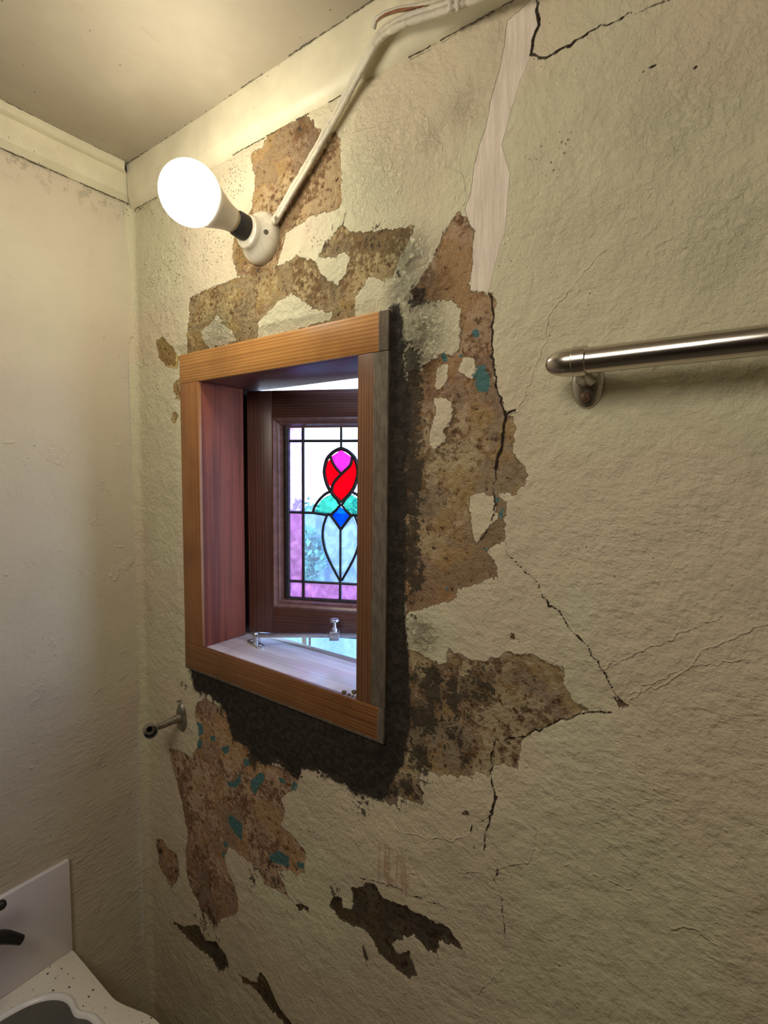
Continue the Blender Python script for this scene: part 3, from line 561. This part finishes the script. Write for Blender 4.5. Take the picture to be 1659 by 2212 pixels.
panes += [('pink', [(700, 505), (800, 572), (782, 645), (740, 695), (702, 728), (645, 678), (618, 625), (602, 572)], 'pink top petal pane'),
          ('red', [(583, 598), (615, 650), (682, 745), (640, 795), (600, 880), (558, 805), (543, 720), (552, 650)], 'ruby left petal pane'),
          ('red', [(828, 598), (862, 680), (868, 765), (848, 835), (806, 908), (755, 972), (697, 995), (645, 952), (612, 912), (628, 838), (675, 775), (735, 715), (785, 655)], 'ruby right petal pane'),
          ('blue', [(697, 1062), (798, 1155), (697, 1262), (602, 1155)], 'blue diamond pane')]
for k, P, lab in panes:
    o = MB().prism([g(*p) for p in P], .0205, .0235).build('glass_pane', GL[k], sash); o['label'] = lab
m_lead = simple('lead_came', (.035, .033, .032), .45, .6, .3, 90, .0003)
lead = MB()
def came(P, wd=22, closed=False):
    P = [g(*p) for p in P]
    if closed: P = P+[P[0]]
    lead.tube([(x, .022, z) for x, z in P], wd*2.195e-4/2, 8, 1.0)
def cc(P, k=4): return [p[:2] for p in smooth_path(P, k)]
for y in (418, 1830): came([(140, y), (1260, y)], 28)
came([(140, 1128), (412, 1130), (540, 1146), (600, 1140), (655, 1095), (690, 1045), (640, 960), (590, 908)], 28); came(mir([(140, 1128), (412, 1130), (540, 1146), (600, 1140), (655, 1095), (690, 1045), (640, 960), (590, 908)]), 28)
for x in (311, 1089): came([(x, 235), (x, 2005)], 32)
came([(700, 235), (700, 490)], 26); came([(697, 1260), (697, 1765)], 24); came([(695, 1765), (694, 2005)], 26)
for mm in (0, 1):
    f = (lambda P: P) if mm == 0 else mir
    came(f(cc(rose_l+[(640, 965), (697, 1018)])), 38); came(f(cc(leaf_out)), 30); came(f(cc([(560, 1145)]+bud_l[1:])), 26); came(f([(560, 1142), (597, 1150), (697, 1285)]), 30); came(f([(597, 1155), (697, 1042), (800, 1150)]), 26)
came(cc([(590, 565), (615, 632), (655, 690), (700, 738)]), 30); came(cc([(815, 560), (795, 650), (735, 712), (670, 775), (620, 840), (605, 920)]), 32)
came([(142, 235), (1258, 235), (1258, 2005), (142, 2005)], 70, True)
for q in ((697, 1020), (700, 495), (697, 1035)): came([(q[0], q[1]-6), (q[0], q[1]+6)], 40)
lead.build('lead_came', m_lead, sash, True)

# casement stay on the sill
def Ms(o, ax): return Matrix.Translation(Vector(o)) @ Matrix.Rotation(ax, 4, 'Z')
m_steel = simple('zinc_stay_metal', (.55, .56, .58), .34, .9, .15, 80, .0002)
stay = tag(empty('window_stay', (-.832, .078, OZ0)), 'grey metal casement stay with thumbscrew lying above the window sill', 'window stay')
sd = math.atan2(.176-.075, -.70+.832)
z0 = .0165
MB().box(-.006, .30, -.0065, .0065, z0, z0+.0065, .0008, Matrix.Rotation(sd, 4, 'Z')).build('stay_arm', m_steel, stay, True)
b = MB(); b.prism([(-.026, -.0085), (.026, -.0085), (.030, -.003), (.030, .003), (.026, .0085), (-.026, .0085), (-.030, .003), (-.030, -.003)], 0, .0035, Matrix.Rotation(math.radians(-14), 4, 'Z') @ Matrix.Rotation(math.radians(-90), 4, 'X') @ Matrix.Scale(-1, 4, (0, 1, 0)), .0006)
b.lathe([(0, z0), (.0065, z0), (.0065, 0), (0, 0)], (0, 0, 0), (0, 0, 1), 20)
pl = b.build('mounting_plate', m_steel, stay, True)
for sx in (-.02, .02):
    q = MB().lathe([(0, .0055), (.003, .0050), (.0042, .0036), (.0042, .003)], (sx*math.cos(math.radians(-14)), sx*math.sin(math.radians(-14)), 0), (0, 0, 1), 16).build('screw', m_steel, pl, True)
MB().lathe([(0, z0+.0105), (.004, z0+.0095), (.0055, z0+.0065)], (0, 0, 0), (0, 0, 1), 18).build('pivot_rivet', m_steel, stay, True)
bx, by = .165*math.cos(sd), .165*math.sin(sd)
blk = MB().box(-.0105, .0105, -.0105, .0105, z0-.006, z0+.0125, .002, Ms((bx, by, 0), sd)).build('sliding_block', m_steel, stay, True)
MB().lathe([(0, .0125), (.0062, .0125), (.0062, .019), (.0035, .0215), (.003, .031), (.0085, .0325), (.0100, .0345), (.0100, .037), (.0088, .0385), (.006, .0378), (0, .0372)], (bx, by, z0), (0, 0, 1), 28).build('thumbscrew', m_steel, blk, True)
for s in (.19, .22, .25):
    MB().lathe([(0, .00008), (.0022, .00008)], (s*math.cos(sd), s*math.sin(sd), z0+.0065), (0, 0, 1), 14).build('peg_hole', m_grime, stay)

# crumbs of plaster on the sill
m_crumb = simple('plaster_crumb', (.12, .10, .05), .95, 0, .5, 200)
for i, (px, py, r) in enumerate(((741, 1500, .0042), (752, 1504, .0030), (765, 1498, .0040), (757, 1509, .0024), (768, 1511, .0030))):
    d = sight(px, py); p = CAM+d*((OZ0-CAM[2])/d[2]); p[1] = max(p[1], .001+r)
    bm = bmesh.new(); bmesh.ops.create_icosphere(bm, subdivisions=2, radius=r)
    for v in bm.verts: v.co *= random.uniform(.7, 1.3); v.co.z *= .8
    me = bpy.data.meshes.new('plaster_crumb'); bm.to_mesh(me); bm.free(); o = link('plaster_crumb', me, m_crumb); o.location = (p[0], p[1], OZ0+r*.66)
    tag(o, ['loose plaster crumb on the sill, leftmost of the cluster by the right stile', 'small plaster crumb on the sill touching the leftmost crumb', 'plaster crumb on the sill set back behind the others', 'tiniest plaster crumb on the sill front edge', 'plaster crumb on the sill nearest the right casing stile'][i], 'debris', 'plaster crumbs in the sill corner')

# ------------------------------------------------------------ wall lamp
m_porc = NT('aged_porcelain'); c = m_porc.co(); n = m_porc.noise(c, 60, 4, .6)
m_porcm = m_porc.done(m_porc.bsdf(m_porc.mix(m_porc.sst(n, .45, .75), (.70, .65, .53), (.60, .53, .41)), .14, 0, m_porc.bump(m_porc.mul(n, .0006), .5), .5, .3))
m_bake = simple('black_bakelite', (.028, .026, .026), .5, 0, .3, 60, .0005)
m_bwhite = simple('white_bulb_neck', (.80, .77, .70), .35, 0, .04, 30)
ax = np.array([-.05, -1, .145]); ax /= np.linalg.norm(ax); axv = tuple(ax)
LB = np.array([-.712, 0.0, 2.152])
lamp = tag(empty('wall_lamp', tuple(LB)), 'bare glowing bulb in a round cream porcelain batten holder on the peeling wall', 'lamp')
rose = MB().lathe([(0, -.002), (.0435, -.002), (.0435, .004), (.0425, .009), (.0395, .014), (.034, .0195), (.029, .0245), (.0268, .029), (.0262, .034), (.0235, .036), (0, .036)], (0, 0, 0), (0, -1, 0), 56).build('porcelain_base', m_porcm, lamp, True, 60)
MB().lathe([(0, .0005), (.0042, .0005), (.0042, -.004), (0, -.004)], (.0325, -.0203, -.004), (.70, -.71, 0), 18).build('fixing_hole', m_grime, rose, True)
def al(h): return tuple(ax*h)
MB().lathe([(0, .034), (.0190, .034), (.0205, .038), (.0200, .053), (.0185, .0555), (0, .0555)], (0, 0, 0), axv, 40).build('bulb_socket', m_bake, lamp, True)
neck = MB().lathe([(0, .054), (.0155, .054), (.0155, .0605), (.0185, .062), (.0198, .068), (.0225, .077), (.0262, .087), (.0305, .097), (.0345, .106), (.0345, .1085), (0, .1085)], (0, 0, 0), axv, 48).build('bulb_neck', m_bwhite, lamp, True, 50)
MB().lathe([(.0160, .060), (.0185, .0605), (.0190, .0625), (.0185, .0645), (.0165, .065)], (0, 0, 0), axv, 40).build('bayonet_collar', simple('collar_metal', (.5, .42, .3), .4, .7), neck, True)
t = NT('bulb_glow'); e = t.n('ShaderNodeEmission'); t.set(e.inputs[0], BULB_COLOR); e.inputs[1].default_value = BULB_STRENGTH; m_glow = t.done(e.outputs[0])
R = .0455; prof = []
for i in range(0, 25):
    a = math.radians(-39+129*i/24); prof.append((R*math.cos(a) if i < 24 else 0, .1370+(R*.98)*math.sin(a)))
MB().lathe(prof, (0, 0, 0), axv, 56).build('bulb_globe', m_glow, lamp, True, 80)

# ------------------------------------------------------------ cables
m_cable = NT('painted_cable'); c = m_cable.co(); n = m_cable.noise(c, 150, 5, .7); nl = m_cable.noise(c, 30, 3, .6)
m_cablem = m_cable.done(m_cable.bsdf(m_cable.mix(m_cable.mul(m_cable.sst(n, .55, .7), .55), m_cable.mix(m_cable.sst(nl, .4, .6), (.68, .62, .47), (.60, .56, .46)), (.22, .17, .10)), .55, 0, m_cable.bump(m_cable.mul(n, .0018), .8), .4))
cab = tag(empty('electric_cable', tuple(on_wall(600, 470))), 'flat twin cable thick with cream paint rising from lamp base over ceiling trim', 'cable')
ctr = [on_wall(590, 480, -.010), on_wall(603, 462, -.009), on_wall(630, 415, -.010), on_wall(662, 362, -.011), on_wall(698, 298, -.012), on_wall(733, 236, -.014), on_wall(765, 175, -.020), on_wall(793, 122, -.030), on_wall(812, 90, -.034), on_wall(835, 66, -.034), on_wall(872, 46, -.033), on_wall(920, 30, -.031), on_wall(970, 14, -.031), on_wall(1030, -8, -.031), on_wall(1090, -35, -.031), on_wall(1250, -100, -.031)]
cp = np.array(smooth_path(ctr, 8)); o0 = on_wall(600, 470)
def offs(P, w_, dy):
    T = np.gradient(P, axis=0); T /= np.linalg.norm(T, axis=1)[:, None]; N = np.cross(T, [0, -1, 0]); N /= np.linalg.norm(N, axis=1)[:, None]; return P+N*w_+np.array([0, dy, 0])
def wob(P, a, seed):
    rs = np.random.RandomState(seed); return P+np.convolve(rs.randn(len(P)+4), np.ones(5)/5, 'valid')[:, None]*a*np.array([1, .3, 1])
for i, s in enumerate((-1, 1)):
    Q = wob(offs(cp, s*.0036, 0), .0005, i)-o0; rs = np.random.RandomState(20+i)
    MB().tube([tuple(q) for q in Q], [.0040*(1+.08*v) for v in rs.randn(len(Q))], 12).build('cable_core', m_cablem, cab, True)
Q = offs(cp, 0, .001)-o0; MB().tube([tuple(q) for q in Q], .0028, 8).build('cable_web', m_cablem, cab, True)
b = MB(); b.tube([tuple(q) for q in (np.array([on_wall(590, 482, -.004), on_wall(592, 478, -.012), on_wall(598, 474, -.014)])-o0)], [.004, .006, .005], 10); b.build('cable_end', m_cablem, cab, True)
old = tag(empty('old_cable', tuple(on_wall(815, 60, -.03))), 'thin old cable with brown core showing, bending above the twin cable on ceiling trim', 'cable')
P = np.array(smooth_path([on_wall(806, 62, -.034), on_wall(812, 44, -.037), on_wall(828, 32, -.037), on_wall(855, 22, -.035), on_wall(900, 14, -.031), on_wall(950, 3, -.029), on_wall(1000, -18, -.029), on_wall(1100, -60, -.029)], 7)); oo = on_wall(815, 60, -.03)
MB().tube([tuple(q) for q in wob(P, .0006, 5)-oo], .0034, 10).build('cable_sheath', m_cablem, old, True)
P2 = P[6:34]+np.array([.002, -.0012, -.0026]); MB().tube([tuple(q) for q in P2-oo], [.0006+.0014*math.sin(math.pi*i/len(P2)) for i in range(len(P2))], 8).build('bare_core', simple('brown_insulation', (.22, .09, .035), .7, 0, .3, 90), old, True)
clip = tag(empty('cable_clip', tuple(on_wall(980, 10, -.03))), 'pair of upright painted cable ends clipped over the trim at top edge', 'clip')
for i, (px, lab) in enumerate(((973, ''), (989, ''))):
    a = on_wall(px, 26, -.034); P = [a, a+np.array([0, -.002, .02]), a+np.array([0, 0, .045])]
    MB().tube([tuple(q-on_wall(980, 10, -.03)) for q in P], [.0026, .0036, .0036], 10).build('clip_leg', m_cablem, clip, True)

# ------------------------------------------------------------ towel rail on the right
def chrome(name, col, rough, metal=1.0):
    t = NT(name); c = t.co((.1, 1, 1)); n = t.noise(c, 160, 4, .6); return t.done(t.bsdf(t.mix(n, tuple(x*.85 for x in col), col), t.math('ADD', t.mul(n, .12), rough), metal, t.bump(t.mul(n, .00015), .5)))
m_chr = chrome('worn_chrome', (.62, .58, .52), .13); m_chrp = chrome('tarnished_chrome', (.52, .50, .46), .2)
BY, BZ, BR = -.050, 1.8705, .0136
rail = tag(empty('towel_rail', (-.163, 0, 1.86)), 'long chrome towel rail with domed end on the right of the wall', 'towel rail')
MB().lathe([(0, 0), (BR*.985, 0), (BR*.985, .62), (0, .62)], (.014, BY, BZ-1.86), (1, 0, 0), 48).build('rail_tube', m_chr, rail, True, 30)
def rail_end(sx, x):
    p = [(0, -.030)]+[((BR+.001)*math.sin(math.radians(a))**.8, -.005-.025*math.cos(math.radians(a))) for a in range(12, 91, 6)]+[(BR+.001, .0), (BR+.0020, .001), (BR+.0020, .0135), (BR-.0005, .0145)]
    cp_ = MB().lathe(p, (x, BY, BZ-1.86), (sx, 0, 0), 48).build('domed_end_cap', m_chr, rail, True, 40)
    q = MB(); px = x+sx*.002
    q.lathe([(.0182, 0), (.0176, .003), (.0130, .0065), (0, .0075)], (px, .001, -.0045), (0, -1, 0), 48, 1.60, 1.0, (0, 0, 1)); pl = q.build('mounting_plate', m_chrp, rail, True, 60)
    q = MB(); q.lathe([(.0125, .0), (.0085, .010), (.0066, .020), (.0068, .034), (.009, .044)], (px, .0-.005, 0.002), (0, -1, .18), 32); q.build('bracket_post', m_chrp, rail, True, 60)
    sc_ = MB().lathe([(0, .0018), (.0042, .0014), (.0056, 0), (.0056, -.003), (0, -.003)], (px, -.0066, -.0215), (0, -1, -.22), 24).build('screw', simple('rusty_screw', (.22, .12, .075), .5, .4, .3, 150), pl, True)
    MB().box(px-.0005, px+.0005, -.0092, -.0076, -.0255, -.0175).build('screw_slot', m_grime, sc_)
rail_end(1, .0); rail_end(-1, .648)

# ------------------------------------------------------------ broken towel-rail bracket on the left
m_pew = simple('dull_pewter', (.30, .28, .24), .42, .85, .3, 90, .0006)
HB = np.array([-.981, 0, 1.219]); hk = tag(empty('rail_bracket', tuple(HB)), 'tarnished rail bracket with an empty socket end, below the window left corner', 'bracket')
MB().lathe([(.0155, -.002), (.0155, .004), (.0135, .0072), (.006, .0095), (0, .010)], (0, 0, 0), (0, -1, 0), 40, 2.05, .95, (0, 0, 1)).build('mounting_plate', m_pew, hk, True, 60)
arm_d = np.array([-.03, -1, -.02])
MB().lathe([(.0098, .005), (.0085, .016), (.0072, .035), (.0060, .058), (.0058, .066)], (0, 0, 0), tuple(arm_d), 28).build('bracket_arm', m_pew, hk, True, 60)
ce = arm_d*.073
MB().lathe([(0, -.012), (.0095, -.012), (.0132, -.009), (.0140, .002), (.0140, .0105), (.0118, .0105), (.0112, -.006), (0, -.007)], tuple(ce), (1, -.38, .12), 36).build('socket_cup', simple('bright_pewter', (.50, .48, .45), .3, .9, .2, 90), hk, True, 40)
MB().lathe([(0, -.0065), (.0110, -.0065), (.0116, .0098)], tuple(ce), (1, -.38, .12), 30).build('socket_shade', simple('black_socket_shade', (.006, .006, .006), .9), hk)  # black inner skin paints the shade inside the hollow cup
for sz in (.0215, -.0235):
    MB().lathe([(0, .0082), (.0022, .0078), (.0034, .0055), (.0034, .003)], (0, 0, sz), (0, -1, 0), 16).build('screw', m_pew, hk, True)
tag(MB().tube([(0, 0, 0), (0, -.010, .001)], [.0014, .0018], 8).build('nail', m_grime), 'tiny dark nail in the wall just above the tarnished bracket plate', 'nail').location = (-.986, .001, 1.2535)

# ------------------------------------------------------------ splashback, basin and tap
m_tile = simple('glazed_grey_white_panel', (.74, .70, .72), .25, 0, .03, 8)
tl = MB().box(XL-.004, XL+.011, -.62, -.178, .737, .936, .0012).build('splashback_panel', m_tile, None, True)
tag(tl, 'smooth pale grey splashback panel on the left wall above the basin', 'splashback')
def basin():
    t = NT('speckled_white_ceramic'); c = t.co(); v = t.vor(t.co((1, 1, 1)), 62, 'F1'); v2 = t.vor(c, 130, 'F1'); n = t.noise(c, 14, 3)
    col = t.mix(t.mul(t.sst(v, .17, .11), t.sst(n, .42, .52)), (.86, .82, .73), (.045, .03, .022)); col = t.mix(t.mul(t.sst(v2, .14, .08), .6), col, (.16, .11, .08))
    mat = t.done(t.bsdf(col, .3, 0, None, .5))
    cx, cy = -.88, -.42; zt = .736; N = 144
    def outer(a):
        dx, dy = math.cos(a), math.sin(a); hx, hy = .245, .243; x1 = .253
        k = 5.0; sx = (x1 if dx < 0 else .27)
        r = ((abs(dx)/sx)**(60 if dx < 0 and dy > 0 or dx < 0 else 3)+(abs(dy)/hy)**(60 if dx < 0 else 3))**(-1/(60. if dx < 0 else 3.))
        x, y = cx+r*dx, cy+r*dy
        q = min(1, max(0, (x+.96)/.12)); q = q*q*(3-2*q)
        if dy > 0 and x < -.70: y += .028*q*(1 if x < -.8 else max(0, (-.70-x)/.10))
        return x, y
    def inner(a, s=1.0):
        dx, dy = math.cos(a), math.sin(a); r = ((abs(dx)/.2)**4+(abs(dy)/.2)**4)**(-.25)*s
        if dx < 0 and dy > 0: r *= 1-.06*math.exp(-((math.degrees(a)-117)/6)**2)
        return cx+r*dx, cy+r*dy
    rings = []
    def ring(fn, z, s=1.0, mixo=None):
        R_ = []
        for i in range(N):
            a = 2*math.pi*i/N+.003; x, y = fn(a) if fn is outer else fn(a, s); 
            if fn is outer and s != 1.0: x, y = cx+(x-cx)*s if x > cx-.2 else x, cy+(y-cy)*s
            R_.append((x, y, z))
        rings.append(R_)
    ring(outer, zt-.16, .72); ring(outer, zt-.10, .88); ring(outer, zt-.05, .985); ring(outer, zt-.008); ring(outer, zt-.001, .996); ring(outer, zt, .985)
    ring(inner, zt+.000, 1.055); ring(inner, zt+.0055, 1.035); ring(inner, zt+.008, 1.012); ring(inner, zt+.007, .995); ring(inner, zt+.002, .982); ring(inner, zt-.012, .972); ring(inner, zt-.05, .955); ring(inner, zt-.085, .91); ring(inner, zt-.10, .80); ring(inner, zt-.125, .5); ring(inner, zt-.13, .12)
    def skin(nm, k0, k1, m, caps=()):
        V = [v for r in rings[k0:k1+1] for v in r]; F = []
        for k in range(k1-k0):
            for i in range(N): F.append((k*N+i, k*N+(i+1) % N, (k+1)*N+(i+1) % N, (k+1)*N+i))
        if 0 in caps: F.append(tuple(range(N))[::-1])
        if 1 in caps: F.append(tuple((k1-k0)*N+i for i in range(N)))
        o = fromraw(nm, V, F, m, None); autosm(o, 50); return o
    L_ = len(rings)-1
    return [skin('basin_deck', 0, 6, mat, (0,)), skin('basin_rim', 6, 10, simple('white_rim_glaze', (.90, .90, .90), .25, 0, .02)), skin('basin_bowl', 10, L_, simple('grey_bowl_glaze', (.23, .22, .20), .5, 0, .12, 12), (1,))]  # bowl skin is a darker grey than deck and rim
bs = empty('wash_basin', (0, 0, 0)); 
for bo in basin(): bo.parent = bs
tag(bs, 'white ceramic wash basin speckled with dirt in the bottom left corner', 'basin')
MB().lathe([(0, .004), (.018, .004), (.021, .001), (.021, -.003)], (-.88, -.42, .608), (0, 0, 1), 28).build('drain', m_chrp, bs, True)
b = MB(); b.lathe([(0, .60), (.07, .60), (.055, .55), (.05, .1), (.08, .0), (0, 0)], (-.99, -.42, 0), (0, 0, 1), 36); b.build('pedestal', simple('pedestal_ceramic', (.62, .59, .53), .3), bs, True)
m_blk = simple('matt_black_tap', (.012, .012, .013), .38, 0, .3, 80)
tap = tag(empty('basin_tap', (XL+.009, -.372, .93)), 'matt black wall tap poking in at the left edge before the splashback', 'tap')
MB().lathe([(.026, -.001), (.026, .006), (.017, .009), (.015, .040), (.018, .044), (.018, .058), (.012, .066), (0, .066)], (0, 0, 0), (1, 0, 0), 32).build('tap_body', m_blk, tap, True)
P = smooth_path([(.05, .0, .006), (.052, .025, .022), (.053, .048, .030), (.054, .066, .031)], 5)
MB().tube(P, [.008]*(len(P)-3)+[.0085, .008, .005], 14).build('tap_lever', m_blk, tap, True)
P = smooth_path([(.045, .004, -.010), (.047, .030, -.022), (.048, .058, -.034), (.050, .074, -.047), (.052, .087, -.060)], 6)
MB().tube(P, np.linspace(.015, .0085, len(P)), 16).build('tap_handle', m_blk, tap, True)

# ------------------------------------------------------------ outside the window
m_out = NT('cool_grey_render'); c = m_out.co(); n = m_out.noise(c, 9, 6, .7); v = m_out.vor(c, 16, 'F1')
m_outm = m_out.done(m_out.bsdf(m_out.mix(m_out.mul(m_out.sst(v, .2, .05), m_out.sst(n, .4, .6)), m_out.mix(m_out.sst(n, .35, .65), (.21, .33, .52), (.15, .25, .42)), (.16, .2, .2)), .9, 0, m_out.bump(m_out.mul(n, .01))))
b = MB(); b.box(-5.0, 1.5, 1.52, 1.66, -.4, 1.515, .01); tag(b.build('garden_wall', m_outm), 'grey rendered garden wall seen through the lower stained glass', 'wall')
b = MB(); b.box(-9, 4, YO, 9, -.5, -.4); tag(b.build('ground', simple('paving', (.45, .46, .46), .9, 0, .2, 3)), kind='structure')
m_leaf = simple('shrub_leaf', (.14, .42, .34), .5, 0, .4, 9); m_stem = simple('shrub_stem', (.12, .09, .06), .9)
def shrub(name, loc, rx, rz, n, label, ls=.05):
    rs = random.Random(int(abs(loc[0]*100))); zb_ = loc[2]+.4; loc = (loc[0], loc[1], -.4)
    r = tag(empty(name, loc), label, 'shrub'); st = MB(); V = []; F = []
    for k in range(7):
        a = rs.uniform(0, 6.28); st.tube([(0, 0, -.01), (math.cos(a)*rx*.15, math.sin(a)*rx*.1, zb_*.6), (math.cos(a)*rx*.4, math.sin(a)*rx*.3, zb_+rz*.9), (math.cos(a)*rx*.7, math.sin(a)*rx*.5, zb_+rz*1.5)], [.012, .007, .004, .002], 6)
    st.build('branch', m_stem, r)
    for k in range(n):
        while True:
            p = Vector((rs.uniform(-1, 1), rs.uniform(-1, 1), rs.uniform(-1, 1)))
            if p.length < 1: break
        p = Vector((p.x*rx, p.y*rx*.7, zb_+rz+p.z*rz)); d = Vector((rs.uniform(-1, 1), rs.uniform(-1, 1), rs.uniform(-.6, 1))).normalized(); s_ = d.orthogonal().normalized(); s_ = (Matrix.Rotation(rs.uniform(0, 6.28), 3, d) @ s_); L = ls*rs.uniform(.6, 1.3)
        i = len(V); V += [p, p+d*L*.5+s_*L*.22, p+d*L, p+d*L*.5-s_*L*.22]; F.append((i, i+1, i+2, i+3))
    me = bpy.data.meshes.new('foliage'); me.from_pydata([tuple(v) for v in V], [], F); me.update(); link('foliage', me, m_leaf, r)
shrub('garden_shrub', (-2.62, 2.05, 1.02), .20, .27, 1300, 'leafy green shrub rising behind the garden wall, left of the glass rose')
shrub('garden_shrub', (-2.02, 2.05, 1.05), .20, .31, 1300, 'leafy green shrub rising behind the garden wall, right of the glass rose')
shrub('garden_shrub', (-1.96, 1.38, 1.14), .10, .15, 800, 'low shrub in front of the garden wall behind the lower left panes')
